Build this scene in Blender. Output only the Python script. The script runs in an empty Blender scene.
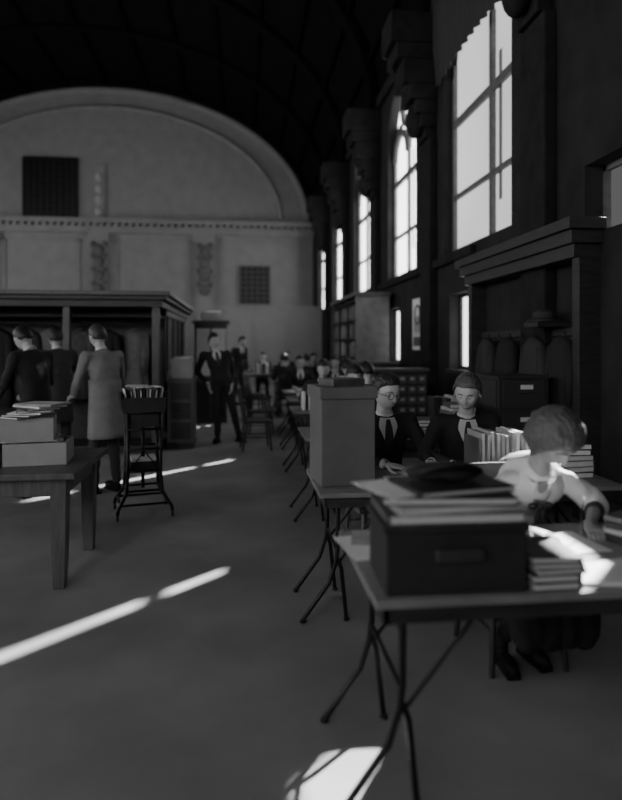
import bpy, math, random
from mathutils import Vector, Matrix, Euler, noise
random.seed(7)
V = Vector
scene = bpy.context.scene

# ------------------------------------------------------------------ materials
MATS = {}
def mat(name, g, rough=0.7, var=0.15, scale=6.0, metal=0.0, bump=0.0, stretch=None, tint=1.0, spec=0.5):
    m = bpy.data.materials.new(name); m.use_nodes = True
    nt = m.node_tree; b = nt.nodes['Principled BSDF']
    tc = nt.nodes.new('ShaderNodeTexCoord'); mp = nt.nodes.new('ShaderNodeMapping')
    nz = nt.nodes.new('ShaderNodeTexNoise'); cr = nt.nodes.new('ShaderNodeValToRGB')
    nz.inputs['Scale'].default_value = scale; nz.inputs['Detail'].default_value = 5
    if stretch: mp.inputs['Scale'].default_value = stretch
    lo, hi = g*(1-var), g*(1+var)
    cr.color_ramp.elements[0].position = 0.3; cr.color_ramp.elements[1].position = 0.7
    cr.color_ramp.elements[0].color = (lo, lo, lo*tint, 1); cr.color_ramp.elements[1].color = (hi, hi, hi*tint, 1)
    nt.links.new(tc.outputs['Object'], mp.inputs['Vector']); nt.links.new(mp.outputs[0], nz.inputs['Vector'])
    nt.links.new(nz.outputs['Fac'], cr.inputs[0]); nt.links.new(cr.outputs[0], b.inputs['Base Color'])
    b.inputs['Roughness'].default_value = rough; b.inputs['Metallic'].default_value = metal
    b.inputs['Specular IOR Level'].default_value = spec
    if bump > 0:
        bp = nt.nodes.new('ShaderNodeBump'); bp.inputs['Strength'].default_value = bump
        bp.inputs['Distance'].default_value = 0.02
        nt.links.new(nz.outputs['Fac'], bp.inputs['Height']); nt.links.new(bp.outputs[0], b.inputs['Normal'])
    MATS[name] = m; return m
def emat(name, s, var=0.12, scale=2.0):
    m = bpy.data.materials.new(name); m.use_nodes = True
    nt = m.node_tree; nt.nodes.remove(nt.nodes['Principled BSDF'])
    out = nt.nodes['Material Output']; e = nt.nodes.new('ShaderNodeEmission')
    nz = nt.nodes.new('ShaderNodeTexNoise'); nz.inputs['Scale'].default_value = scale
    cr = nt.nodes.new('ShaderNodeValToRGB')
    cr.color_ramp.elements[0].color = (1-var,)*3+(1,); cr.color_ramp.elements[1].color = (1, 1, 1, 1)
    nt.links.new(nz.outputs['Fac'], cr.inputs[0]); nt.links.new(cr.outputs[0], e.inputs[0])
    e.inputs[1].default_value = s; nt.links.new(e.outputs[0], out.inputs[0]); MATS[name] = m
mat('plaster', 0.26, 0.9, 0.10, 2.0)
mat('plaster_dark', 0.030, 0.9, 0.25, 3.0, spec=.15)  # plaster with the shade of the backlit wall put into its colour
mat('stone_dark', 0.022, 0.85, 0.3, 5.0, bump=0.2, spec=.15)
mat('vault_timber', 0.008, 0.95, 0.3, 4.0, spec=0.02)  # timber made near-black: shade of the unlit vault is in the colour
mat('cork_floor', 0.26, 0.5, 0.25, 1.3, bump=0.05)
mat('wood_dark', 0.03, 0.5, 0.35, 5.0, stretch=(1, 1, 8))
mat('wood_mid', 0.09, 0.45, 0.3, 5.0, stretch=(8, 1, 1))
mat('wood_light', 0.22, 0.5, 0.2, 6.0, stretch=(1, 8, 1))
mat('table_top', 0.22, 0.35, 0.2, 5.0, stretch=(1, 8, 1))
mat('iron', 0.02, 0.4, 0.2, 20, metal=0.6)
mat('frame_paint', 0.14, 0.6, 0.2, 10)
mat('suit', 0.016, 0.85, 0.2, 60)
mat('suit_grey', 0.035, 0.85, 0.2, 60)
mat('coat_light', 0.24, 0.9, 0.15, 8)
mat('blouse', 0.8, 0.8, 0.04, 20)
mat('skirt', 0.02, 0.9, 0.2, 30, spec=.2)
mat('shirt', 0.7, 0.8, 0.04, 20)
mat('tie', 0.03, 0.6, 0.3, 40)
mat('skin', 0.50, 0.5, 0.05, 20)
mat('skin_tan', 0.32, 0.5, 0.05, 20)
mat('hair_dark', 0.02, 0.45, 0.4, 60, bump=0.4)
mat('hair_brown', 0.09, 0.45, 0.4, 60, bump=0.4)
mat('hair_grey', 0.05, 0.5, 0.3, 60)
mat('black', 0.008, 0.4, 0.1, 10)
mat('shoe_leather', 0.008, 0.7, 0.1, 10, spec=.2)
mat('eyewhite', 0.5, 0.3, 0.02, 10)
mat('lips', 0.2, 0.5, 0.05, 20)
mat('paper', 0.85, 0.8, 0.04, 8)
mat('page_edge', 0.65, 0.9, 0.15, 60, stretch=(1, 1, 12))
mat('carton', 0.13, 0.8, 0.12, 5)
mat('carton_pale', 0.38, 0.8, 0.12, 5)
mat('book_dark', 0.022, 0.6, 0.3, 10)
mat('book_grey', 0.09, 0.6, 0.3, 10)
mat('book_pale', 0.42, 0.7, 0.2, 10)
mat('poster_ink', 0.1, 0.8, 0.3, 30)
mat('screen_paint', 0.28, 0.8, 0.06, 3)
mat('steel', 0.06, 0.4, 0.1, 8, metal=0.3)
emat('win_bright', 2.0)
emat('win_curtain', .50, 0.65, 0.9)
emat('win_low', 1.1)
emat('win_left', 3.6)  # glow of the unseen left windows, added as fill light
emat('win_near', 2.9)  # glow of the panes behind the camera, added as fill light
FOLD=bpy.data.textures.new('cloth_folds','CLOUDS'); FOLD.noise_scale=.07; FOLD.noise_depth=1

# ------------------------------------------------------------------ mesh builder
class MB:
    def __init__(s): s.v=[]; s.f=[]; s.m=[]; s.s=[]; s.slots=[]
    def mi(s, n):
        if n not in s.slots: s.slots.append(n)
        return s.slots.index(n)
    def add(s, vs, fs, m, smooth=False):
        o=len(s.v); s.v += [tuple(v) for v in vs]; k=s.mi(m)
        for f in fs: s.f.append([o+i for i in f]); s.m.append(k); s.s.append(smooth)
    def box(s, c, d, m, rz=0.0, R=None):
        c=V(c); hx,hy,hz=d[0]/2,d[1]/2,d[2]/2
        M = R if R is not None else Matrix.Rotation(rz,3,'Z')
        vs=[c+M@V((x,y,z)) for x in(-hx,hx) for y in(-hy,hy) for z in(-hz,hz)]
        s.add(vs,[(0,1,3,2),(4,6,7,5),(0,4,5,1),(2,3,7,6),(0,2,6,4),(1,5,7,3)],m)
    def bx(s, x0,x1,y0,y1,z0,z1,m): s.box(((x0+x1)/2,(y0+y1)/2,(z0+z1)/2),(x1-x0,y1-y0,z1-z0),m)
    def loft(s, rings, m, smooth=True, caps=True, closed=True):
        n=len(rings[0]); vs=[p for r in rings for p in r]; fs=[]
        for i in range(len(rings)-1):
            for j in range(n if closed else n-1):
                k=(j+1)%n; fs.append((i*n+j,i*n+k,(i+1)*n+k,(i+1)*n+j))
        if caps and closed:
            fs.append(tuple(reversed(range(n)))); b=(len(rings)-1)*n; fs.append(tuple(b+i for i in range(n)))
        s.add(vs,fs,m,smooth)
    def ring(s, c, ax, r, n, ref=None):
        ax=V(ax).normalized(); ref = ref or (V((0,0,1)) if abs(ax.z)<0.9 else V((1,0,0)))
        a=ax.cross(ref).normalized(); b=ax.cross(a)
        return [V(c)+a*math.cos(2*math.pi*i/n)*r+b*math.sin(2*math.pi*i/n)*r for i in range(n)]
    def cyl(s,p0,p1,r0,r1=None,m='iron',n=12):
        r1=r0 if r1 is None else r1; ax=V(p1)-V(p0)
        s.loft([s.ring(p0,ax,r0,n),s.ring(p1,ax,r1,n)],m)
    def tube(s,pts,r,m='iron',n=8):
        pts=[V(p) for p in pts]; rings=[]; ref=None
        for i,p in enumerate(pts):
            a=pts[max(0,i-1)]; b=pts[min(len(pts)-1,i+1)]; ax=(b-a).normalized()
            if ref is None: ref = V((0,0,1)) if abs(ax.z)<0.9 else V((1,0,0))
            u=ax.cross(ref).normalized(); w=ax.cross(u)
            if abs(ax.dot(ref))>0.97:
                ref=V((1,0.1,0)).normalized() if abs(ax.x)<0.7 else V((0,1,0.1)).normalized(); u=ax.cross(ref).normalized(); w=ax.cross(u)
            rr = r[i] if isinstance(r,(list,tuple)) else r
            rings.append([p+u*math.cos(2*math.pi*k/n)*rr+w*math.sin(2*math.pi*k/n)*rr for k in range(n)])
        s.loft(rings,m)
    def ell(s,c,r,m,R=None,nu=16,nv=10):
        c=V(c); R=R or Matrix.Identity(3); vs=[];fs=[]
        vs.append(c+R@V((0,0,-r[2])))
        for i in range(1,nv):
            la=-math.pi/2+math.pi*i/nv
            for j in range(nu):
                lo=2*math.pi*j/nu; vs.append(c+R@V((r[0]*math.cos(la)*math.cos(lo),r[1]*math.cos(la)*math.sin(lo),r[2]*math.sin(la))))
        vs.append(c+R@V((0,0,r[2]))); T=len(vs)-1
        for j in range(nu):
            k=(j+1)%nu; fs.append((0,1+k,1+j)); fs.append((T,T-nu+j,T-nu+k))
            for i in range(nv-2): fs.append((1+i*nu+j,1+i*nu+k,1+(i+1)*nu+k,1+(i+1)*nu+j))
        s.add(vs,fs,m,True)
    def cap(s,p0,p1,r0,r1,m,n=14):
        s.cyl(p0,p1,r0,r1,m,n); s.ell(p0,(r0,)*3,m,nu=n,nv=8); s.ell(p1,(r1,)*3,m,nu=n,nv=8)
    def torus(s,c,R,r,m,M=None,n=24,k=6,sx=1,sy=1):
        c=V(c); M=M or Matrix.Identity(3); vs=[];fs=[]
        for i in range(n):
            a=2*math.pi*i/n
            for j in range(k):
                b=2*math.pi*j/k; rr=R+r*math.cos(b)
                vs.append(c+M@V((rr*math.cos(a)*sx,rr*math.sin(a)*sy,r*math.sin(b))))
        for i in range(n):
            for j in range(k):
                fs.append((i*k+j,((i+1)%n)*k+j,((i+1)%n)*k+(j+1)%k,i*k+(j+1)%k))
        s.add(vs,fs,m,True)
    def book(s,c,d,rz,cover,page='page_edge'):
        c=V(c); w,l,h=d; M=Matrix.Rotation(rz,3,'Z'); t=min(0.004,h*0.15)
        s.box(c+V((0,0,t/2)),(w,l,t),cover,rz); s.box(c+V((0,0,h-t/2)),(w,l,t),cover,rz)
        s.box(c+M@V((0.003,0,0))+V((0,0,h/2)),(w-0.014,l-0.012,h-2*t),page,rz)
        s.box(c+M@V((-w/2+t/2,0,0))+V((0,0,h/2)),(t,l,h),cover,rz)
    def extr(s,poly,axis,a,b,m):
        n=len(poly)
        def P(p,t): return (t,p[0],p[1]) if axis=='x' else (p[0],t,p[1])
        vs=[P(p,a) for p in poly]+[P(p,b) for p in poly]
        fs=[tuple(range(n)),tuple(reversed(range(n,2*n)))]+[(i,(i+1)%n,n+(i+1)%n,n+i) for i in range(n)]
        s.add(vs,fs,m)
    def build(s,name,parent=None,loc=(0,0,0),rz=0.0,bevel=0.0,remesh=0.0,smooth=0,folds=0):
        me=bpy.data.meshes.new(name); me.from_pydata(s.v,[],s.f); 
        for n in s.slots: me.materials.append(MATS[n])
        me.polygons.foreach_set('material_index',s.m); me.polygons.foreach_set('use_smooth',s.s); me.update()
        o=bpy.data.objects.new(name,me); scene.collection.objects.link(o)
        o.location=loc; o.rotation_euler=(0,0,rz)
        if parent: o.parent=parent
        if bevel>0:
            b=o.modifiers.new('bevel','BEVEL'); b.width=bevel; b.segments=2; b.limit_method='ANGLE'; b.angle_limit=math.radians(50)
        if remesh>0:
            r=o.modifiers.new('remesh','REMESH'); r.mode='VOXEL'; r.voxel_size=remesh; r.use_smooth_shade=True
        if smooth>0:
            q=o.modifiers.new('smooth','SMOOTH'); q.factor=0.5; q.iterations=smooth
        if folds>0:
            q=o.modifiers.new('folds','DISPLACE'); q.texture=FOLD; q.strength=folds; q.mid_level=.5; q.texture_coords='LOCAL'
        return o
def empty(name,loc=(0,0,0),rz=0):
    e=bpy.data.objects.new(name,None); scene.collection.objects.link(e); e.location=loc; e.rotation_euler=(0,0,rz); e.empty_display_size=0.1; return e

# ------------------------------------------------------------------ room shell
XR, XL, YB, YN, TH = 3.2, -14.7, 28.0, -5.0, 0.25
XC, RISE, ZS = (XR+XL)/2, 5.8, 7.1
HW=(XR-XL)/2
b=MB(); b.bx(XL-.3,XR+.25,YN-.3,YB+.3,-0.2,0,'cork_floor'); b.build('floor')
WIN=[(8.35,1.25,7.82,7.95)]+[(c,1.1,c-.28,c-.15) for c in (12.3,16.5,20.7,24.9)]; Z0,Z1=3.0,7.0
LOW=[(8.28,9.32,1.2,2.35),(12.38,13.42,1.2,2.35)]
W6=(4.0,5.5,2.6,3.25)
openings=[(c-w,c+w,Z0,Z1) for c,w,_,_ in WIN]+LOW+[W6]
def pierced(name,xa,xb,openings,m):
    ys=sorted(set([YN,YB]+[o[0] for o in openings]+[o[1] for o in openings])); b=MB()
    for i in range(len(ys)-1):
        y0,y1=ys[i],ys[i+1]; ym=(y0+y1)/2
        cuts=sorted([(o[2],o[3]) for o in openings if o[0]<ym<o[1]]); z=0
        for (a,c) in cuts:
            b.bx(xa,xb,y0,y1,z,a,m); z=c
        b.bx(xa,xb,y0,y1,z,ZS+.3,m)
    return b
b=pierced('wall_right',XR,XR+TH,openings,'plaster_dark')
for c,r,_,_ in WIN:
    zs=Z1-r
    for sg in(-1,1):
        poly=[(c+sg*r,Z1),(c,Z1)]
        for k in range(0,11):
            a=math.pi/2*k/10; poly.append((c+sg*r*math.sin(a),zs+r*math.cos(a)))
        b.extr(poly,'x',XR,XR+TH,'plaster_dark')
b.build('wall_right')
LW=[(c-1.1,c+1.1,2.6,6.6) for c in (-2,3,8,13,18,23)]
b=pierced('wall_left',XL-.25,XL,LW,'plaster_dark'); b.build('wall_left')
for i,(a,c,z0,z1) in enumerate(LW):  # unseen windows added to brighten the room from the left
    b=MB(); b.bx(XL-.2,XL-.19,a,c,z0,z1,'win_left')
    for k in range(4): b.bx(XL-.19,XL-.14,a+k*(c-a)/3-.03,a+k*(c-a)/3+.03,z0,z1,'frame_paint')
    for k in range(5): b.bx(XL-.19,XL-.14,a,c,z0+k*(z1-z0)/4-.03,z0+k*(z1-z0)/4+.03,'frame_paint')
    b.build('window_%d'%(i+9))
def ellpts(f=1.0,n=48,a0=0,a1=math.pi):
    return [(XC+HW*f*math.cos(a0+(a1-a0)*i/n), ZS+RISE*f*math.sin(a0+(a1-a0)*i/n)) for i in range(n+1)]
b=MB(); b.extr([(XR,0)]+ellpts()+[(XL,0)],'y',YB,YB+.25,'plaster'); b.build('wall_back')
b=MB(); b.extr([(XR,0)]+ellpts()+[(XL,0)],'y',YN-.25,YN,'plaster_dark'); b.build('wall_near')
for i,x in enumerate((-11.5,-7.5,-3.5)):  # unseen glowing panes added behind the camera to fill the figures' fronts
    b=MB(); b.bx(x-1.1,x+1.1,YN,YN+.02,2.8,7.0,'win_near')
    for k in range(4): b.bx(x-1.1+k*2.2/3-.03,x-1.1+k*2.2/3+.03,YN,YN+.06,2.8,7.0,'frame_paint')
    for k in range(5): b.bx(x-1.1,x+1.1,YN,YN+.06,2.77+k*1.05,2.83+k*1.05,'frame_paint')
    b.build('window_%d'%(i+15))
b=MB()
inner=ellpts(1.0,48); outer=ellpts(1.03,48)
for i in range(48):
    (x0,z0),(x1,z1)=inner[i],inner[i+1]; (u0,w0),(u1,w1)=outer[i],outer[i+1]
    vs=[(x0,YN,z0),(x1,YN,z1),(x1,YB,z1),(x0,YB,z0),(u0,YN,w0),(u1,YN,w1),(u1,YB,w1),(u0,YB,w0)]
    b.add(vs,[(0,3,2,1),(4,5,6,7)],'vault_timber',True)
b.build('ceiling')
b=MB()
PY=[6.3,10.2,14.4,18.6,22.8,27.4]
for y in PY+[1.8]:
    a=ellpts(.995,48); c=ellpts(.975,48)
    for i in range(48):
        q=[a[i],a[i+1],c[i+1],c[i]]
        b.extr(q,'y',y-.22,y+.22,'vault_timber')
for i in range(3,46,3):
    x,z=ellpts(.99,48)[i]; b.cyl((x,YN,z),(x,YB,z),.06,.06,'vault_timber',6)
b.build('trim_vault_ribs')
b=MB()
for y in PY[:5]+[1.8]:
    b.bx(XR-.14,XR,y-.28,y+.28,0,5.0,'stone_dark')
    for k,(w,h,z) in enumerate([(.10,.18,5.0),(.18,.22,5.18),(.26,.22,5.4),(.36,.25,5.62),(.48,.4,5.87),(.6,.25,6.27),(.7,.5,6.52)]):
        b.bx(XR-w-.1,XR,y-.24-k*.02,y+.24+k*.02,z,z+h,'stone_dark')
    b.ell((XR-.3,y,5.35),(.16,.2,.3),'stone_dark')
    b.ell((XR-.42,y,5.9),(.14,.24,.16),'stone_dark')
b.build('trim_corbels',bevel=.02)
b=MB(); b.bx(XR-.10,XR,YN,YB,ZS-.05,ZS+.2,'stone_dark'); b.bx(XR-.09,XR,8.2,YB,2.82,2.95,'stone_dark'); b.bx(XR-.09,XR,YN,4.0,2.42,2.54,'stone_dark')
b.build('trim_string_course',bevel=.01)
b=MB(); b.bx(XR-.03,XR,YN,YB,0,.22,'wood_dark'); b.build('baseboard_right')
b=MB(); b.bx(XL,XR,YB-.04,YB,0,.3,'wood_mid'); b.build('baseboard_back')
b=MB(); b.bx(XL,XL+.04,YN,YB,0,.3,'wood_mid'); b.build('baseboard_left')
PX=XR+.20
def arch_poly(y0,y1,c,z0,r):
    pts=[(y0,z0),(y1,z0)]; N=12
    for k in range(N+1):
        y=y1+(y0-y1)*k/N; d=min(abs(y-c),r); pts.append((y,Z1-r+math.sqrt(max(0,r*r-d*d))))
    return pts
for i,(c,WW,s0,s1) in enumerate(WIN):
    b=MB(); m='win_curtain' if i==0 else 'win_bright'
    b.extr(arch_poly(c-WW,s0,c,Z0,WW),'x',PX,PX+.01,m); b.extr(arch_poly(s1,c+WW,c,Z0,WW),'x',PX,PX+.01,m)
    b.bx(PX,PX+.01,s0,s1,Z0,3.5,m); b.bx(PX,PX+.01,s0,s1,5.5,Z1-.3,m)
    f='frame_paint'
    mc=s1+.12
    b.bx(PX-.06,PX+.03,mc-.05,mc+.05,Z0,Z1-.9,f)
    b.bx(PX-.05,PX+.03,c-WW,c+WW,3.86,3.93,f)
    b.bx(PX-.05,PX+.03,c-WW,c+WW,5.0,5.12,f)
    b.bx(PX-.06,PX+.03,c-WW,c+WW,Z0,Z0+.07,f)
    for sg in(-1,1): b.bx(PX-.06,PX+.03,min(c+sg*WW,c+sg*(WW-.08)),max(c+sg*WW,c+sg*(WW-.08)),Z0,Z1-1.0,f)
    if i>0:
        Mx=Matrix.Rotation(math.pi/2,3,'Y')
        b.torus((PX-.02,c,Z1-.52),.40,.09,f,Mx)
        for sg in(-1,1):
            arc=[(PX-.02,c+sg*.55+.5*math.cos(a),Z1-1.45+.5*math.sin(a)) for a in [math.pi*k/12 for k in range(13)]]
            b.tube(arc,.08,f,6)
            b.ell((PX,c+sg*.85,Z1-.85),(.03,.3,.18),f)
    b.build('window_%d'%(i+1))
b=MB(); y0,y1,z0,z1=W6
for y in (y0,y1-.05): b.bx(PX-.02,PX+.03,y,y+.05,z0,z1,'frame_paint')
for z in (z0,z1-.05): b.bx(PX-.02,PX+.03,y0,y1,z,z+.05,'frame_paint')
b.bx(PX-.02,PX+.03,5.03,5.07,z0,z1,'frame_paint')
b.build('window_6')
for i,(a,c,z0,z1) in enumerate(LOW):
    b=MB(); b.bx(PX,PX+.01,a,c,z0,z1,'win_low')
    for y in (a,c-.05): b.bx(PX-.04,PX+.02,y,y+.05,z0,z1,'wood_dark')
    b.bx(PX-.04,PX+.02,a,c,z0,z0+.05,'wood_dark'); b.bx(PX-.04,PX+.02,a,c,z1-.05,z1,'wood_dark')
    b.bx(XR-.05,XR+.15,a-.05,c+.05,z0-.06,z0,'wood_dark')
    b.build('window_%d'%(i+7),bevel=.005)
b=MB()
rings=[]
for z in (5.75,5.9,6.4,7.15):
    row=[]
    for k in range(61):
        y=6.9+k*(2.9/60); row.append(V((XR-.05-.03*math.sin(k*1.3)-(0.05 if z>6 else 0),y,z+(.12*math.cos((y-8.3)*1.1) if z<5.8 else 0))))
    rings.append(row)
b.loft(rings,'suit_grey',caps=False,closed=False); b.build('window_valance_curtain')

# back wall ornament
b=MB()
b.bx(XL,XR,YB-.25,YB,6.45,6.6,'plaster'); b.bx(XL,XR,YB-.45,YB,6.85,7.05,'plaster'); b.bx(XL,XR,YB-.32,YB,6.6,6.72,'plaster')
for k in range(60): 
    x=XL+.2+k*.3
    if x<XR-.1: b.bx(x,x+.15,YB-.38,YB,6.72,6.85,'plaster')
b.build('trim_back_cornice')
b=MB()
e=ellpts(.84,48,math.radians(2),math.radians(178)); b.tube([(x,YB-.05,z) for x,z in e],.10,'plaster',8)
e=ellpts(.97,48); b.tube([(x,YB-.05,z) for x,z in e],.14,'plaster',8)
def frame(x0,x1,z0,z1,w=.10):
    b.bx(x0,x1,YB-.06,YB,z0,z0+w,'plaster'); b.bx(x0,x1,YB-.06,YB,z1-w,z1,'plaster')
    b.bx(x0,x0+w,YB-.06,YB,z0,z1,'plaster'); b.bx(x1-w,x1,YB-.06,YB,z0,z1,'plaster')
frame(-5.5,-2.3,3.0,6.2); frame(-1.0,2.6,3.0,6.2); frame(-10.2,-7.0,3.0,6.2); frame(-5.4,-5.0+2.6,.4,2.7); frame(-13.8,-11.2,3.0,6.2)
b.build('trim_back_panels')
b=MB()
for x in (-1.64,-6.2,-10.8):
    b.bx(x-.38,x+.38,YB-.14,YB,0,6.45,'plaster')
    b.bx(x-.46,x+.46,YB-.22,YB,6.1,6.45,'plaster')
    for z in (4.0,4.6,5.2,5.7):
        b.ell((x,YB-.2,z),(.26,.12,.26),'carton'); b.ell((x-.24,YB-.18,z+.25),(.12,.08,.14),'carton'); b.ell((x+.24,YB-.18,z+.25),(.12,.08,.14),'carton')
b.bx(-6.45,-5.95,YB-.12,YB,7.05,9.4,'plaster')
for z in (7.4,7.9,8.4,8.9): b.ell((-6.2,YB-.14,z),(.16,.08,.2),'carton_pale')
b.build('trim_back_pilasters')
b=MB(); b.bx(-9.4,-7.1,YB-.12,YB,6.95,9.7,'black'); 
for k in range(9): b.bx(-9.35+k*.27,-9.30+k*.27,YB-.16,YB-.1,7.0,9.65,'iron')
for k in range(10): b.bx(-9.4,-7.1,YB-.16,YB-.1,7.05+k*.28,7.09+k*.28,'iron')
b.build('ventilation_grille')
b=MB(); b.bx(-.1,1.25,YB-.10,YB,3.4,5.1,'book_dark')
for k in range(6): b.bx(-.1+k*.26,-.05+k*.26,YB-.16,YB-.08,3.4,5.1,'book_grey')
for k in range(8): b.bx(-.1,1.25,YB-.16,YB-.08,3.4+k*.236,3.45+k*.236,'book_grey')
b.build('lattice_window')
b=MB(); b.bx(-.9,3.1,24.0,24.12,0,3.0,'screen_paint'); b.bx(-.95,3.12,23.95,24.17,3.0,3.08,'screen_paint')
for x in (-.9,.4,1.7): b.bx(x,x+.06,23.96,24.0,0,3.0,'screen_paint')
b.build('partition_screen')

# ------------------------------------------------------------------ right wall furniture
b=MB(); b.bx(2.85,XR-.0,5.15,8.1,2.60,2.70,'wood_dark'); b.bx(2.90,XR,5.2,8.05,2.48,2.60,'wood_dark'); b.bx(2.95,XR,5.25,8.0,2.36,2.48,'wood_dark')
for y in (5.25,8.0-.12): b.bx(3.0,XR,y,y+.12,0.0,2.36,'wood_dark')
b.bx(3.14,XR,5.4,7.9,1.62,1.74,'wood_dark')
for k in range(8): b.tube([(3.14,5.55+k*.3,1.66),(3.04,5.55+k*.3,1.65),(3.02,5.55+k*.3,1.70)],.008,'iron',6)
b.build('coat_alcove_canopy',bevel=.01)
def coat(b,c,w,h,d,m,ph=0):
    rings=[]
    prof=[(0,.10,.25),(.03,.45,.6),(.08,.85,.9),(.25,.8,1.0),(.5,.8,1.0),(.8,.95,1.05),(1.0,1.05,1.1)]
    for t,ww,dd in prof:
        r=[]
        for k in range(28):
            a=2*math.pi*k/28; wob=1+(.12*t)*math.sin(5*a+ph)+.05*t*math.sin(9*a+2*ph)
            r.append(V(c)+V((math.cos(a)*d/2*dd*wob,math.sin(a)*w/2*ww*wob,-h*t)))
        rings.append(r)
    b.loft(rings,m)
    for sg in(-1,1):
        b.tube([V(c)+V((0,sg*w*.36,-.10*h)),V(c)+V((-.02,sg*w*.47,-.35*h)),V(c)+V((-.03,sg*w*.46,-.62*h))],[.06,.055,.045],m,10)
for k,(y,w,h,m) in enumerate([(5.6,.42,1.05,'suit'),(6.15,.45,1.15,'suit_grey'),(6.8,.4,.95,'suit'),(7.4,.4,1.0,'suit_grey')]):
    b=MB(); coat(b,(3.02,y,1.66+.0),w,h,.17,m,k); b.build('hanging_coat')
b=MB(); b.ell((3.0,5.9,1.86),(.11,.13,.07),'suit_grey'); b.torus((3.0,5.9,1.81),.15,.015,'suit_grey',sy=1.1); b.ell((3.0,5.9,1.81),(.14,.15,.012),'suit_grey'); b.bx(2.86,3.18,5.75,6.05,1.75,1.80,'wood_dark'); b.build('felt_hat')
b=MB(); b.bx(2.36,2.84,5.5,6.15,0.0,1.26,'steel'); b.bx(2.34,2.85,5.48,6.17,1.26,1.28,'steel')
for k in range(4):
    z=.08+k*.30
    b.bx(2.40,2.80,5.485,5.5,z,z+.26,'suit_grey'); b.tube([(2.55,5.485,z+.15),(2.55,5.465,z+.15),(2.69,5.465,z+.15),(2.69,5.485,z+.15)],.006,'steel',6)
    b.bx(2.56,2.68,5.478,5.486,z+.18,z+.22,'paper')
    b.bx(2.345,2.36,5.54,6.11,z,z+.26,'suit_grey')
b.build('filing_cabinet',bevel=.006)
b=MB(); x0,x1,y0,y1=2.36,3.1,12.75,16.2
b.bx(x0,x1,y0,y0+.05,0,2.6,'wood_light'); b.bx(x0,x1,y1-.05,y1,0,2.6,'wood_mid'); b.bx(x1-.03,x1,y0,y1,0,2.6,'wood_dark')
b.bx(x0-.04,x1,y0-.04,y1+.04,2.6,2.68,'wood_mid'); b.bx(x0,x1,y0,y1,0,.1,'wood_dark')
for y in (13.85,15.0): b.bx(x0,x1,y,y+.04,.1,2.6,'wood_dark')
for k in range(1,7): b.bx(x0+.02,x1,y0+.05,y1,.1+k*.4,.13+k*.4,'wood_dark')
for k in range(6):
    y=y0+.08
    while y<y1-.12:
        t=random.uniform(.03,.06); h=random.uniform(.24,.33)
        if not any(abs(y+t/2-q)<.06 for q in (13.87,15.02)) : b.bx(x0+.05,x0+.3,y,y+t-.003,.13+k*.4,.13+k*.4+h,random.choice(['book_dark','book_grey','book_dark','book_pale']))
        y+=t
b.build('bookcase')
b=MB(); b.bx(XR-.02,XR,10.65,11.35,1.48,2.42,'paper')
b.bx(XR-.025,XR-.02,10.72,11.28,1.55,1.72,'poster_ink'); b.bx(XR-.025,XR-.02,10.76,11.24,1.80,2.10,'carton_pale'); b.torus((XR-.025,11.0,2.12),.17,.02,'poster_ink',Matrix.Rotation(math.pi/2,3,'Y')); 
for k in range(3): b.bx(XR-.025,XR-.02,10.78,11.22,1.74+k*.022,1.746+k*.022,'poster_ink')
b.build('wall_poster')
def catalogue(name,x,y,rz=0):
    b=MB(); b.bx(-.42,.42,-.2,.2,0,1.2,'wood_dark'); b.bx(-.45,.45,-.23,.23,1.2,1.24,'wood_mid')
    b.bx(-.45,.45,-.22,.22,.0,.08,'wood_mid')
    for i in range(6):
        for j in range(7):
            cx=-.35+i*.14; z=.16+j*.145
            b.bx(cx-.06,cx+.06,-.215,-.2,z,z+.12,'wood_mid'); b.bx(cx-.03,cx+.03,-.222,-.214,z+.05,z+.09,'carton_pale'); b.ell((cx,-.225,z+.03),(.01,.012,.01),'steel',nu=8,nv=6)
    b.build(name,loc=(x,y,0),rz=rz,bevel=.004)
catalogue('card_catalogue_cabinet',2.15,8.65)
catalogue('card_catalogue_cabinet',2.55,11.9)

# ------------------------------------------------------------------ left: coat press / wardrobe
b=MB(); W0,W1,Y0,Y1,ZT=-6.6,-1.2,9.2,13.5,2.34
b.bx(W0,W1,Y0,Y1,0,.12,'wood_dark'); b.bx(W0,W1,Y0+.7,Y0+.75,.12,2.2,'wood_dark')
b.bx(W0-.05,W1+.05,Y0-.05,Y1+.05,2.12,2.22,'wood_dark'); b.bx(W0-.12,W1+.12,Y0-.12,Y1+.12,2.22,2.28,'wood_dark'); b.bx(W0-.18,W1+.18,Y0-.18,Y1+.18,2.28,ZT,'wood_mid')
for x in (-6.6,-5.25,-3.9,-2.55,-1.3): b.bx(x,x+.1,Y0,Y0+.1,.12,2.12,'wood_mid')
b.bx(W1-.05,W1,Y0+.7,Y1,.12,2.12,'wood_dark')
for k in range(4): 
    b.bx(W1,W1+.03,Y0+.9+k*.85,Y0+.98+k*.85,.12,2.12,'wood_mid')
for z in (.12,1.05,2.02): b.bx(W1,W1+.03,Y0+.7,Y1,z,z+.09,'wood_mid')
b.cyl((W0,Y0+.35,1.9),(W1,Y0+.35,1.9),.018,.018,'iron',10)
b.bx(W0,W1,Y0+.1,Y0+.65,1.98,2.0,'wood_dark')
b.build('coat_press',bevel=.008)
b=MB(); x=-1.6; k=0
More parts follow.
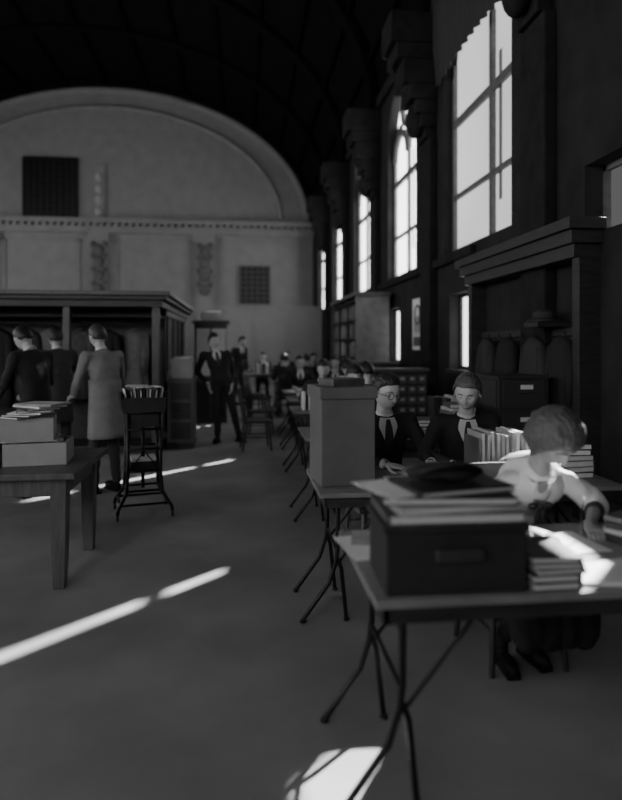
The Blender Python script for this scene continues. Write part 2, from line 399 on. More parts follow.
while x>-6.3:
    sub=MB(); coat(sub,(0,0,0),.5,random.uniform(.95,1.2),.26,'x',k)
    mm=random.choice(['suit','suit_grey','book_grey','carton'])
    o=len(b.v); M=Matrix.Rotation(math.radians(random.uniform(50,80)),3,'Z')
    b.v += [tuple(M@V(v)+V((x,Y0+.35,1.82))) for v in sub.v]; kk=b.mi(mm)
    for f,sm in zip(sub.f,sub.s): b.f.append([o+i for i in f]); b.m.append(kk); b.s.append(sm)
    b.tube([(x,Y0+.35,1.81),(x,Y0+.36,1.87),(x,Y0+.35,1.92)],.006,'iron',6)
    x-=random.uniform(.28,.42); k+=1
b.build('hanging_coats_on_rail')
b=MB(); b.bx(-1.0,-.62,9.55,10.2,0.06,1.02,'wood_mid'); b.bx(-1.03,-.6,9.52,10.22,1.02,1.06,'wood_mid'); b.bx(-1.02,-.61,9.53,10.21,0,.08,'wood_dark')
for z in (.14,.44,.74): b.bx(-.96,-.66,9.535,9.55,z,z+.25,'wood_dark'); b.ell((-.81,9.53,z+.12),(.02,.02,.02),'steel',nu=8,nv=6)
b.build('wooden_chest',loc=(-.12,0.05,0),bevel=.006)
b=MB(); b.bx(-1.05,-.75,9.65,9.95,1.06,1.30,'carton_pale'); b.bx(-1.07,-.73,9.63,9.97,1.30,1.35,'carton_pale')
for k in range(5): b.box((-.93+k*.01,9.79,1.355+k*.008),(.24,.2,.006),'paper',.1*k)
b.build('cardboard_box',loc=(-.02,.05,0),bevel=.003)
b=MB(); b.bx(-.95,-.3,12.6,13.1,0,2.0,'wood_mid'); b.bx(-1.0,-.25,12.55,13.15,2.0,2.06,'wood_mid')
for x in (-.91,-.6): 
    b.bx(x,x+.27,12.58,12.6,.95,1.9,'paper'); b.bx(x,x+.27,12.58,12.6,.12,.82,'wood_dark')
b.build('glazed_cupboard',bevel=.006)
b=MB(); b.box((-.62,12.8,2.15),(.4,.26,.18),'carton_pale',.1); b.box((-.6,12.8,2.25),(.3,.22,.02),'paper',.3); b.build('archive_box',bevel=.004)

# ------------------------------------------------------------------ left work table
b=MB(); b.bx(-3.2,-1.05,4.05,5.05,.72,.76,'wood_mid'); b.bx(-3.1,-1.13,4.13,4.17,.60,.72,'wood_mid'); b.bx(-3.1,-1.13,4.93,4.97,.60,.72,'wood_mid'); b.bx(-1.17,-1.13,4.13,4.97,.60,.72,'wood_mid'); b.bx(-3.1,-3.06,4.13,4.97,.60,.72,'wood_mid')
for x in (-1.17,-3.06):
    for y in (4.17,4.93):
        c=[.052,.05,.046,.036]; zz=[.72,.58,.3,0]
        b.loft([[V((x+sx*c[i],y+sy*c[i],zz[i])) for sx,sy in ((-1,-1),(1,-1),(1,1),(-1,1))] for i in range(4)],'wood_mid',smooth=False)
b.build('work_table',bevel=.005)
def openbox(b,c,w,l,h,m,rz,fill='page_edge'):
    M=Matrix.Rotation(rz,3,'Z'); c=V(c); t=.008
    b.box(c+V((0,0,t/2)),(w,l,t),m,rz)
    for sx in(-1,1): b.box(c+M@V((sx*(w/2-t/2),0,h/2)),(t,l,h),m,rz)
    for sy in(-1,1): b.box(c+M@V((0,sy*(l/2-t/2),h/2)),(w-2*t,t,h),m,rz)
    n=int((w-.04)/.012)
    for i in range(n):
        if random.random()<.85: b.box(c+M@V((-w/2+.022+i*.012,0,h*.50+random.uniform(-.004,.006))),(.006,l-.03,h*.9),fill,rz)
b=MB(); openbox(b,(-1.40,4.5,.76),.40,.34,.15,'carton_pale',.12); b.build('file_tray',bevel=.002)
b=MB(); openbox(b,(-1.86,4.5,.76),.42,.36,.15,'carton_pale',-.05); b.build('file_tray',bevel=.002)
b=MB(); b.box((-1.48,4.52,.995),(.34,.26,.15),'carton_pale',.2)
for k in range(7): b.book((-1.50+.02*k,4.51,1.07+k*.014),(.22,.3,.013),.3*k-.6,random.choice(['paper','book_pale','paper','book_dark']),'paper')
b.box((-1.48,4.52,.916),(.38,.3,.008),'book_pale',.2)
b.build('magazine_pile')
b=MB(); openbox(b,(-1.90,4.5,.915),.36,.3,.13,'paper',.1)
for k in range(4): b.box((-1.90,4.5,1.055+k*.012),(.3,.22,.01),'paper',.25*k)
b.build('paper_box')

# rolling iron stand
b=MB()
for sx in(-1,1):
    for sy in(-1,1):
        b.tube([(sx*.14,sy*.13,1.0),(sx*.145,sy*.135,.4),(sx*.16,sy*.15,.22),(sx*.235,sy*.22,.10),(sx*.24,sy*.225,.06)],.017,'iron',8)
        b.torus((sx*.24,sy*.225,.034),.022,.012,'iron',Matrix.Rotation(math.pi/2,3,'Y'),12,6)
        b.ell((sx*.24,sy*.225,.032),(.008,.018,.018),'iron',nu=8,nv=6)
for z in (.13,.24,.42,.62,.80,.95):
    q=.15 if z>.2 else .215
    for s in(-1,1):
        b.tube([(-q,s*q*.93,z),(q,s*q*.93,z)],.012,'iron',6); b.tube([(s*q,-q*.93,z),(s*q,q*.93,z)],.012,'iron',6)
b.bx(-.15,.15,-.14,.14,.415,.43,'wood_dark')
b.tube([(-.14,-.13,.42),(0,-.13,.6),(.14,-.13,.42)],.008,'iron',6)
b.tube([(0,0,.24),(0,0,1.0)],.016,'iron',8)
b.bx(-.15,.15,-.13,.13,.82,.96,'book_dark')
b.bx(-.19,.19,-.16,.16,.955,.975,'wood_dark')
b.box((0,-.155,1.03),(.38,.014,.12),'book_dark'); b.box((0,.155,1.05),(.38,.014,.16),'book_dark')
for s in(-1,1): b.box((s*.195,0,1.05),(.012,.32,.17),'iron',R=Matrix.Rotation(s*.12,3,'Y'))
for k in range(13): b.box((-.155+k*.026,.01,1.075+.018*math.sin(k*2.3)),(.008,.24,.18),['paper','book_dark','book_pale','page_edge','book_grey'][k%5],R=Matrix.Rotation((k-6)*.035,3,'Y'))
b.box((.03,.03,1.178),(.24,.17,.010),'paper',.3); b.box((-.05,.02,1.19),(.2,.15,.010),'book_pale',-.2)
b.bx(-.12,.12,-.11,.11,.43,.5,'book_dark'); b.bx(-.11,.11,-.10,.10,.5,.53,'page_edge')
b.build('iron_book_stand',loc=(-.92,5.93,0),rz=.25)

# ------------------------------------------------------------------ folding tables
def folding_table(x0,x1,y0,y1,H=.76):
    b=MB(); b.bx(x0,x1,y0,y1,H-.028,H,'table_top'); b.bx(x0+.03,x1-.03,y0+.03,y0+.055,H-.09,H-.028,'wood_dark'); b.bx(x0+.03,x1-.03,y1-.055,y1-.03,H-.09,H-.028,'wood_dark')
    b.bx(x0+.03,x0+.055,y0+.03,y1-.03,H-.09,H-.028,'wood_dark'); b.bx(x1-.055,x1-.03,y0+.03,y1-.03,H-.09,H-.028,'wood_dark')
    for ex,s in ((x0+.12,1),(x1-.12,-1)):
        for y in (y0+.13,y1-.13):
            b.tube([(ex,y,H-.05),(ex,y,.42),(ex-s*.01,y,.34),(ex-s*.05,y,.22),(ex-s*.14,y,.10),(ex-s*.20,y,.02)],.013,'iron',8)
            b.tube([(ex,y,.36),(ex+s*.02,y,.3),(ex+s*.05,y,.014)],.012,'iron',8)
            b.tube([(ex,y,.33),(ex+s*.30,y,H-.06)],.009,'iron',6)
            b.ell((ex-s*.20,y,.015),(.02,.016,.015),'iron',nu=8,nv=6); b.ell((ex+s*.05,y,.013),(.018,.016,.013),'iron',nu=8,nv=6)
        b.tube([(ex,y0+.13,.40),(ex,y1-.13,.40)],.010,'iron',6)
        b.tube([(ex,y0+.13,.60),(ex,y1-.13,.60)],.010,'iron',6)
    b.build('folding_table',bevel=.004)
TBL=[(.42,2.15,1.92,2.68),(.42,2.2,3.35,4.05),(.55,2.25,5.35,6.1),(.62,1.6,7.5,8.2),(.68,2.3,9.15,9.8),(.72,2.1,10.6,11.35),(.72,2.2,14.0,14.8),(-.4,2.2,17.4,18.2),(-.9,1.8,20.5,21.3)]
for t in TBL: folding_table(*t)

# ------------------------------------------------------------------ chairs
def chair(loc,rz=0,arms=False,m='wood_mid',name='wooden_chair'):
    b=MB(); S=.45
    b.box((0,0,S-.02),(.42,.42,.035),m)
    for sx in(-1,1):
        b.tube([(sx*.16,-.16,S-.03),(sx*.19,-.20,0)],[.02,.014],m,8)
        b.tube([(sx*.17,.17,S-.03),(sx*.19,.23,0)],[.02,.014],m,8)
        b.tube([(sx*.175,-.18,.2),(sx*.18,.2,.2)],.010,m,6)
        b.tube([(sx*.18,.18,S-.01),(sx*.19,.23,.7),(sx*.18,.26,.9)],[.017,.016,.014],m,8)
    b.tube([(-.18,-.18,.26),(.18,-.18,.26)],.010,m,6); b.tube([(-.18,.2,.26),(.18,.2,.26)],.010,m,6)
    b.loft([[V((x,.255+.03*(1-(x/.2)**2)+dy,z)) for dy,z in ((-.01,.82),(.01,.82),(.012,.92),(-.008,.92))] for x in [-.2+.05*k for k in range(9)]],m)
    for k in range(5):
        x=-.12+k*.06; b.tube([(x,.18,S-.01),(x,.25,.7),(x,.275,.84)],.008,m,6)
    if arms:
        for sx in(-1,1):
            b.tube([(sx*.19,.22,.68),(sx*.24,.08,.68),(sx*.24,-.12,.67),(sx*.2,-.16,.66)],.017,m,8)
            b.tube([(sx*.2,-.13,S),(sx*.23,-.12,.67)],.012,m,8); b.tube([(sx*.2,.0,S),(sx*.24,.0,.68)],.010,m,8)
    return b.build(name,loc=loc,rz=rz,bevel=.004)
chair((.32,10.75,0),math.radians(80),True,'wood_dark','armchair')

# ------------------------------------------------------------------ people
def interp(tab,t):
    for i in range(len(tab)-1):
        if t<=tab[i+1][0]:
            a,c=tab[i],tab[i+1]; f=(t-a[0])/(c[0]-a[0]); f=max(0,min(1,f))
            return [a[k]+(c[k]-a[k])*f for k in range(1,len(a))]
    return list(tab[-1][1:])
HL={'short':[(-1,.62),(-.6,.52),(-.3,.34),(-.12,-.02),(.12,-.15),(.35,-.42),(1,-.5)],
    'bob':[(-1,.42),(-.7,.32),(-.45,.0),(-.2,-.55),(1,-.66)]}
def facep(u,fem=False):
    x=.077*u.x; y=.097*u.y; z=.122*u.z
    if fem: x*=.95
    if u.z<0:
        t=-u.z; x*=1-.30*t*t
        if u.y>0: y*=1-.30*t
        else: y*=1-.02*t
    if u.z>0.2 and u.y<0: y*=1-.05*(u.z-.2)
    if u.y<0:
        g=math.exp
        if z<.03 and z>-.055:
            pr=max(0,(.03-z)/.06) if z>-.03 else max(0,1-(-.03-z)/.014)
            y-=.028*pr*g(-(x/.0125)**2)
        for sx in(-1,1):
            y+=.013*g(-((x-sx*.031)/.018)**2-((z-.006)/.015)**2)
            y-=.005*g(-((x-sx*.03)/.022)**2-((z-.032)/.009)**2)
            y-=.005*g(-((x-sx*.045)/.02)**2-((z+.03)/.02)**2)
        y-=.006*g(-(x/.022)**2)*(g(-((z+.058)/.006)**2)+g(-((z+.072)/.007)**2))
        y+=.003*g(-(x/.03)**2-((z+.084)/.008)**2)
        y-=.008*g(-(x/.025)**2-((z+.103)/.014)**2)
    return V((x,y,z))
def head(par,c,rot,style='short',hair='hair_dark',thick=.016,fem=False,glasses=False,detail=True,scale=1.04,eyes_closed=False,skin='skin'):
    M=Matrix.Translation(c)@Euler(rot,'XYZ').to_matrix().to_4x4()@Matrix.Scale(scale,4)
    b=MB(); nu,nv=(88,64) if detail else (32,24)
    def grid(fn,m,keep=None):
        vs=[];ok=[]
        for i in range(nv+1):
            la=-math.pi/2+math.pi*i/nv
            for j in range(nu):
                lo=2*math.pi*j/nu; u=V((math.cos(la)*math.cos(lo),math.cos(la)*math.sin(lo),math.sin(la)))
                p,k=fn(u); vs.append(M@p); ok.append(k)
        fs=[]
        for i in range(nv):
            for j in range(nu):
                q=(i*nu+j,i*nu+(j+1)%nu,(i+1)*nu+(j+1)%nu,(i+1)*nu+j)
                if all(ok[x] for x in q): fs.append(q)
        b.add(vs,fs,m,True)
    grid(lambda u:(facep(u,fem),True),skin)
    line=HL[style]
    def hf(u):
        l=interp(line,u.y)[0]; m=u.z-l
        off=-.004+ (thick+.004)*math.sqrt(max(0,min(1,m/.22)))
        n=noise.noise(u*3+V((c[0]*3,1,2)))
        w=math.sin(u.x*30+n*4+u.z*3)+.5*math.sin(u.x*57+n*7)
        off+= (thick*.25)*n + .0013*w*min(1,max(0,m)/.1)
        if style=='bob': off+= .0045*math.sin(u.z*14+n*4+3*u.x)*min(1,max(0,.8-u.z))
        return facep(u,fem)*1.0+u*off, m>-.03
    grid(hf,hair)
    R3=Euler(rot,'XYZ').to_matrix()
    def P(x,y,z): return M@V((x,y,z))
    if detail:
        for sx in(-1,1):
            b.ell(P(sx*.031,-.0715,.004),(.0125,.0115,.0085),skin if eyes_closed else 'eyewhite',R3)
            b.ell(P(sx*.031,-.0725,.0085),(.0145,.0128,.0075),skin,R3)
            if not eyes_closed: b.ell(P(sx*.030,-.0815,.000),(.0058,.0035,.0050),'black',R3,8,6)
            b.tube([P(sx*.014,-.095,.028),P(sx*.030,-.095,.034),P(sx*.048,-.084,.028)],[.0025,.0035,.002],hair,6)
            b.torus(P(sx*.079,.008,-.006),.022,.0065,skin,R3@Matrix.Rotation(math.radians(90-sx*15),3,'Y'),16,6,1.25,.75)
            b.ell(P(sx*.076,.006,-.008),(.008,.014,.022),skin,R3)
        b.tube([P(-.022,-.0915,-.0655),P(0,-.1005,-.0645),P(.022,-.0915,-.0655)],[.0015,.0028,.0015],'lips',6)
    else:
        for sx in(-1,1):
            b.ell(P(sx*.03,-.082,.005),(.011,.006,.006),'black',R3,8,6); b.ell(P(sx*.078,.008,-.006),(.009,.018,.028),skin,R3,8,6)
        b.tube([P(-.022,-.092,-.065),P(.022,-.092,-.065)],.003,'lips',6)
    if glasses:
        for sx in(-1,1):
            b.torus(P(sx*.032,-.103,.004),.0215,.0022,'black',R3@Matrix.Rotation(math.pi/2,3,'X'),20,6)
            b.tube([P(sx*.054,-.101,.006),P(sx*.078,-.06,.006),P(sx*.084,.0,.0)],.0018,'black',6)
        b.tube([P(-.011,-.106,.008),P(.011,-.106,.008)],.002,'black',6)
    return b.build('head',parent=par)
def hand(b,w,d,n,side,curl=.5,m='skin',k=1.0):
    w=V(w); d=V(d).normalized(); n=V(n); n=(n-d*n.dot(d)).normalized(); s=n.cross(d)*side
    rings=[]
    for t,ww,tt in ((-.02,.026,.02),(.0,.027,.019),(.03,.036,.018),(.06,.042,.016),(.088,.040,.013)):
        rings.append([w+d*t*k+s*math.cos(a)*ww*k+n*math.sin(a)*tt*k for a in [2*math.pi*i/14 for i in range(14)]])
    b.loft(rings,m)
    for off,L,r in ((.030,.070,.0092),(.010,.079,.0095),(-.011,.073,.009),(-.030,.057,.008)):
        p=w+d*.082*k+s*off*k; ang=curl*.35; lens=(L*.45,L*.32,L*.23); rr=r*k
        for i,l in enumerate(lens):
            q=p+(d*math.cos(ang)+n*math.sin(ang))*l*k+s*off*.10*l
            b.cap(p,q,rr,rr*.9,m,8); p=q; rr*=.9; ang+=curl*(.75-.1*i)
    p=w+d*.022*k+s*.026*k; q=p+(d*.62+s*.68+n*.35).normalized()*.040*k; r_=q+(d*.85+s*.3+n*.4).normalized()*.032*k; t_=r_+(d*.95+n*.3).normalized()*.024*k
    b.cap(p,q,.0135*k,.011*k,m,8); b.cap(q,r_,.011*k,.0095*k,m,8); b.cap(r_,t_,.0095*k,.008*k,m,8)

def person(name,loc,rz,J,cloth='suit',legs='suit',shirt=True,short=False,vox=.013,detail=True,w=1.0,coat_skirt=False,hkw={},tie=True,shoe='shoe_leather',hands=True,sailor=False):
    E=empty(name,loc,rz); j={k:(V(v) if not isinstance(v[0],(tuple,list)) else [V(a) for a in v]) for k,v in J.items() if k not in('rot','hd','hn','curl','toe')}
    sk='skin_tan' if short else 'skin'
    if short:
        for i in (0,1):
            j['sh'][i].x*=.86; j['sh'][i].z-=.015
    P,C,N=j['pel'],j['chest'],j['neck']; tm=.55
    Q=(C-P*(1-tm)**2-N*tm*tm)/(2*tm*(1-tm))
    axH=(j['hip'][1]-j['hip'][0]).normalized(); axS=(j['sh'][1]-j['sh'][0]).normalized()
    tab=[(0,.150,.115),(.08,.165,.125),(.3,.148,.108),(.55,.168,.122),(.75,.182,.120),(.87,.165,.095),(.94,.105,.075),(1.0,.058,.060)]
    def S(t,th,off=0):
        c=P*(1-t)**2+Q*2*t*(1-t)+N*t*t; tg=(P*(-2*(1-t))+Q*(2-4*t)+N*2*t).normalized()
        ax=axH.lerp(axS,t); ax=(ax-tg*ax.dot(tg)).normalized(); fw=ax.cross(tg)
        ww,dd=interp(tab,t); ww*=w; dd*=(.5+.5*w)
        sn,cs=math.sin(th),math.cos(th); e=.85
        return c+ax*(ww+off)*math.copysign(abs(sn)**e,sn)+fw*(dd+off)*math.copysign(abs(cs)**e,cs)
    b=MB(); n=28; FD=.018 if detail else .02
    if short: FD=.022
    b.loft([[S(t,2*math.pi*k/n) for k in range(n)] for t in [i/22 for i in range(23)]],cloth)
    for i in(0,1):
        s=j['sh'][i]; el=j['el'][i]; wr=j['wr'][i]
        base=S(.80,0).lerp(S(.80,math.pi),.5)
        b.cap(base.lerp(s,.45),s,.075*w,.064*w,cloth)
        if short:
            b.cap(s,s.lerp(el,.6),.060*w,.070*w,cloth); b.cap(s.lerp(el,.6),el,.070*w,.068*w,cloth); b.cap(el,el.lerp(wr,.22),.062*w,.052*w,cloth)
        else:
            b.cap(s,el,.060*w,.048*w,cloth); f=wr-(wr-el).normalized()*.02; b.cap(el,f,.048*w,.036*w,cloth)
    if legs==cloth:
        lb=b
    else: lb=MB()
    for i in(0,1):
        h,kn,an=j['hip'][i],j['kn'][i],j['an'][i]
        lb.cap(P.lerp(h,.6),h,.10*w,.092*w,legs); lb.cap(h,kn,.092*w,.064*w,legs); lb.cap(kn,an+V((0,0,.03)),.064*w,.048*w if not short else .036,legs)
    if short:
        for x in (-.12,-.04,.04,.12):
            lb.cap((x,-.05,.55),(x,-.42,.545),.085,.08,legs); lb.cap((x,-.42,.54),(x*1.1,-.40,.30),.075,.075,legs)
    if legs!=cloth:
        lb.ell(P,(.155*w,.12,.12),legs); lb.build('trousers' if not short else 'skirt',parent=E,remesh=vox,smooth=3,folds=FD)
    b.build('body',parent=E,remesh=vox,smooth=3,folds=FD)
    if coat_skirt:
        cb=MB(); rings=[]
        for k in range(13):
            t=k/12; z=P.z+.20-t*.62; rr=[]
            for a in range(36):
                an_=2*math.pi*a/36; wob=1+.04*t*math.sin(6*an_); cx=P.lerp(C,max(0,(z-P.z)/max(.01,C.z-P.z))) if z>P.z else P
                rr.append(V((cx.x+math.cos(an_)*(.182+.015*t)*wob,cx.y+math.sin(an_)*(.138+.025*t)*wob,z)))
            rings.append(rr)
        cb.loft(rings,cloth); cb.build('coat_skirt',parent=E)
    sb=MB()
    for i in(0,1):
        an=j['an'][i]; td=V(J.get('toe',((0,-1,0),(0,-1,0)))[i]).normalized(); R=Matrix.Rotation(math.atan2(td.y,td.x),3,'Z'); q=.84 if short else 1
        sb.ell(V((an.x,an.y,.05*q))+td*.10*q,(.11*q,.044*q,.045*q),shoe,R); sb.ell(V((an.x,an.y,.055))-td*.0,(.055*q,.038*q,.055*q),shoe,R); sb.box(V((an.x,an.y,.012))+td*.06*q,(.26*q,.075*q,.024),shoe,R=R)
        sb.cap((an.x,an.y,.06),an+V((0,0,.03)),.038*q,.036*q,shoe,10)
    sb.build('shoes',parent=E)
    nb=MB(); H=j['head']; up=(Euler(J['rot'],'XYZ').to_matrix()@V((0,.012,-.075))); nb.cap(N-(N-C).normalized()*.04,H+up,.058*(.5+.5*w),.05*(.5+.5*w),sk)
    if short:
        for i in(0,1):
            s,el,wr=j['sh'][i],j['el'][i],j['wr'][i]; nb.cap(s.lerp(el,.7),el,.037,.034,sk); nb.cap(el,wr,.035,.024,sk)
    nb.build('neck' if not short else 'neck_and_forearms',parent=E,remesh=min(vox,.01),smooth=2)
    head(E,H,J['rot'],detail=detail,fem=short,skin=sk,**hkw)
    def panel(b,t0,t1,fa,fb,off,m,K=14,A=8):
        b.loft([[S(t0+(t1-t0)*i/K, fa(i/K)+(fb(i/K)-fa(i/K))*q/A, off) for q in range(A+1)] for i in range(K+1)],m,caps=False,closed=False)
    if shirt:
        pb=MB(); wv=lambda f:.02+.36*f+.25*f**4
        panel(pb,.60,.985,lambda f:-wv(f),lambda f:wv(f),.010,'shirt')
        if tie: panel(pb,.58,.97,lambda f:-(.13-.04*f),lambda f:(.13-.04*f),.016,'tie',A=3)
        for sg in(-1,1): panel(pb,.54,.97,lambda f:sg*wv(f),lambda f:sg*(wv(f)+.34*math.sin(math.pi*min(1,f*.8+.15))),.019,cloth)
        ax=(H-N).normalized(); r0=pb.ring(N-ax*.012,ax,.063,20); r1=pb.ring(N+ax*.012,ax,.059,20); pb.loft([r0,r1],'shirt',caps=False)
        pb.build('shirt_front',parent=E)
    if sailor:
        pb=MB()
        for sg in(-1,1):
            panel(pb,.66,.985,lambda f:sg*(.05+.30*f),lambda f:sg*(.95+.5*f),.022,'shirt')
            panel(pb,.645,.66,lambda f:sg*.05,lambda f:sg*.97,.024,'tie',K=2)
            panel(pb,.66,.95,lambda f:sg*(.90+.5*f),lambda f:sg*(.97+.5*f),.025,'tie')
        panel(pb,.74,.985,lambda f:math.pi-.9,lambda f:math.pi+.9,.022,'shirt')
        panel(pb,.86,.985,lambda f:-(.04+.25*f),lambda f:(.04+.25*f),.014,'skin_tan')
        k=S(.72,0,.036)
        pb.ell(k,(.017,.012,.018),'tie'); 
        for sg in(-1,1): pb.ell(k+V((sg*.030,.0,.006)),(.030,.010,.016),'tie'); pb.ell(k+V((sg*.016,.0,-.06)),(.015,.008,.062),'tie')
        for i in (0,1):
            el,wr=j['el'][i],j['wr'][i]; dd=(wr-el).normalized(); p=el.lerp(wr,.28)+dd*.02
            pb.cyl(p-dd*.018,p+dd*.018,.044,.042,'tie',16)
        pb.build('sailor_collar',parent=E)
    if hands:
        hb=MB(); hd=J['hd']; hn=J['hn']; cu=J.get('curl',(.5,.5))
        for i in(0,1): hand(hb,j['wr'][i],hd[i],hn[i],(1 if i==0 else -1),cu[i],m=sk,k=.92 if short else 1.0)
        hb.build('hands',parent=E,remesh=.0035 if detail else 0,smooth=1 if detail else 0)
        if not short and detail:
            cb=MB()
            for i in(0,1):
                dd=(j['wr'][i]-j['el'][i]).normalized(); cb.cyl(j['wr'][i]-dd*.035,j['wr'][i]-dd*.004,.033,.031,'shirt',16)
            cb.build('cuffs',parent=E)
    return E
def seated(lean=.15,hx=0,rot=(0,0,0),wr=((-.16,-.42,.80),(.16,-.42,.80)),el=((-.27,-.16,.84),(.27,-.16,.84)),hz=0,hd=((.5,-1,-.08),(-.5,-1,-.08)),curl=(.5,.6),hy=0):
    return dict(pel=(0,0,.575),chest=(hx*.4,-lean*.45,.87),neck=(hx*.8,-lean,1.095+hz),head=(hx,-lean-.045+hy,1.245+hz),sh=((-.185+hx*.7,-lean*.85,1.03+hz),(.185+hx*.7,-lean*.85,1.03+hz)),
      el=el,wr=wr,hip=((-.09,-.02,.545),(.09,-.02,.545)),kn=((-.12,-.43,.53),(.12,-.43,.53)),an=((-.13,-.40,.09),(.13,-.42,.09)),
      rot=rot,hd=hd,hn=((0,0,-1),(0,0,-1)),curl=curl,toe=((-.1,-1,0),(.1,-1,0)))
J=seated(.30,-.01,rot=(math.radians(50),math.radians(-8),math.radians(14)),hz=-.085,
   el=((-.34,-.30,.83),(.29,-.27,.82)),wr=((-.18,-.50,.79),(.12,-.48,.795)),hd=((.7,-1,-.05),(-.35,-1,-.1)),curl=(.35,.9),hy=-.06)
J['an']=((-.08,-.06,.085),(.08,-.02,.085)); 
person('girl_writing',(1.35,3.00,0),0.05,J,cloth='blouse',legs='skirt',shirt=False,short=True,w=.82,vox=.010,sailor=True,hkw=dict(style='bob',hair='hair_brown',thick=.034,eyes_closed=True))
chair((1.35,3.02,0),0.05,m='wood_dark')
b=MB(); b.tube([(1.40,2.44,.775),(1.43,2.48,.86),(1.455,2.51,.92)],[.002,.004,.004],'black',6); b.build('pen')
J=seated(.10,0.0,rot=(math.radians(16),0,math.radians(14)),hz=.0,el=((-.26,-.18,.84),(.27,-.2,.84)),wr=((-.10,-.42,.795),(.20,-.44,.80)),hd=((.8,-.8,-.05),(.2,-1,-.08)),curl=(.4,.9))
person('seated_man_with_glasses',(.98,4.36,0),0.12,J,hkw=dict(style='short',hair='hair_dark',thick=.014,glasses=True),vox=.013)
chair((.98,4.40,0),0.12)
J=seated(.14,0.0,rot=(math.radians(24),math.radians(4),math.radians(-20)),hz=.0,el=((-.30,-.22,.83),(.26,-.2,.83)),wr=((-.14,-.43,.795),(.10,-.45,.80)),hd=((.5,-1,-.05),(-.6,-1,-.08)),curl=(.5,.8))
person('seated_man',(1.56,4.28,0),-.15,J,hkw=dict(style='short',hair='hair_brown',thick=.018),vox=.013)
chair((1.56,4.32,0),-.15)
J=dict(pel=(-.05,0,.97),chest=(-.10,.01,1.24),neck=(-.15,0,1.485),head=(-.18,-.025,1.635),sh=((-.345,.01,1.41),(.035,0,1.425)),el=((-.44,.07,1.14),(.13,.09,1.14)),wr=((-.27,-.06,.94),(.10,-.09,.93)),
  hip=((-.13,0,.93),(.04,0,.93)),kn=((-.12,-.03,.50),(.13,-.03,.50)),an=((-.12,.02,.09),(.22,.03,.09)),rot=(math.radians(6),math.radians(-6),math.radians(25)),
  hd=((.25,-.15,-1),(-.15,-.1,-1)),hn=((1,.3,0),(-1,.3,0)),curl=(.4,.4),toe=((-.35,-1,0),(.5,-1,0)))
person('standing_man',(-.27,10.1,0),.1,J,hkw=dict(style='short',hair='hair_dark',thick=.013),vox=.014)
J=dict(pel=(0,0,1.0),chest=(0,-.03,1.28),neck=(0,-.09,1.52),head=(0,-.16,1.665),sh=((-.2,-.06,1.45),(.2,-.06,1.45)),el=((-.27,-.12,1.17),(.27,-.12,1.17)),wr=((-.18,-.34,1.02),(.18,-.34,1.02)),
  hip=((-.09,0,.95),(.09,0,.95)),kn=((-.1,-.02,.51),(.11,-.04,.51)),an=((-.1,.05,.09),(.12,-.02,.09)),rot=(math.radians(18),0,0),hd=((.2,-1,-.1),(-.2,-1,-.1)),hn=((.6,0,-1),(-.6,0,-1)),curl=(.6,.6))
person('man_in_light_coat',(-1.45,6.85,0),math.radians(-135),J,cloth='coat_light',legs='suit_grey',coat_skirt=True,shirt=True,hkw=dict(style='short',hair='hair_grey',thick=.012),vox=.015)
J2=dict(J); J2['rot']=(math.radians(35),0,0); J2['head']=(0,-.20,1.64)
person('stooping_man',(-2.14,6.75,0),math.radians(-125),J2,cloth='suit',legs='suit',hkw=dict(style='short',hair='hair_dark'),vox=.02,detail=False)
J3=dict(J); J3['rot']=(math.radians(10),0,0)
person('man_in_overcoat',(-2.35,8.3,0),math.radians(-150),J3,cloth='suit_grey',legs='suit',coat_skirt=True,hkw=dict(style='short',hair='hair_dark'),vox=.02,detail=False)
Jf=dict(J); Jf['wr']=((-.26,-.12,.92),(.26,-.12,.92)); Jf['el']=((-.28,.02,1.18),(.28,.02,1.18)); Jf['hd']=((0,-.2,-1),(0,-.2,-1)); Jf['hn']=((1,0,0),(-1,0,0))
person('distant_standing_man',(-.1,16.3,0),math.radians(40),Jf,cloth='suit_grey',legs='suit_grey',hkw=dict(style='short',hair='hair_grey'),vox=.025,detail=False)
far=[(1.15,6.45,.1,.10,'suit'),(1.05,8.55,.3,.2,'suit_grey'),(1.1,11.75,0,.12,'suit'),(1.75,11.8,.2,.2,'suit_grey'),(1.0,15.15,.1,.1,'suit'),(1.7,15.15,.0,.15,'suit'),(-.1,18.55,0,.1,'suit_grey'),(.60,18.55,0,.2,'suit'),(1.3,18.55,0,.2,'suit')]
for k,(x,y,r,ln,cl) in enumerate(far):
    JJ=seated(ln,random.uniform(-.03,.03),rot=(math.radians(random.uniform(10,35)),0,math.radians(random.uniform(-30,30))))
    person('reader_at_table',(x,y,0),r*.3,JJ,cloth=cl,legs=cl,hkw=dict(style='short',hair='hair_dark'),vox=.022,detail=False)
    chair((x,y+.04,0),r*.3,m='wood_dark')
for (x,y) in ((1.5,7.1),(1.45,13.6),(.95,13.6),(1.55,8.75)):
    JJ=seated(.18,0,rot=(math.radians(25),0,0)); person('reader_at_table',(x,y,0),math.pi+.05,JJ,cloth='suit',legs='suit',hkw=dict(style='short',hair='hair_dark'),vox=.022,detail=False)
    chair((x,y-.04,0),math.pi+.05,m='wood_dark')

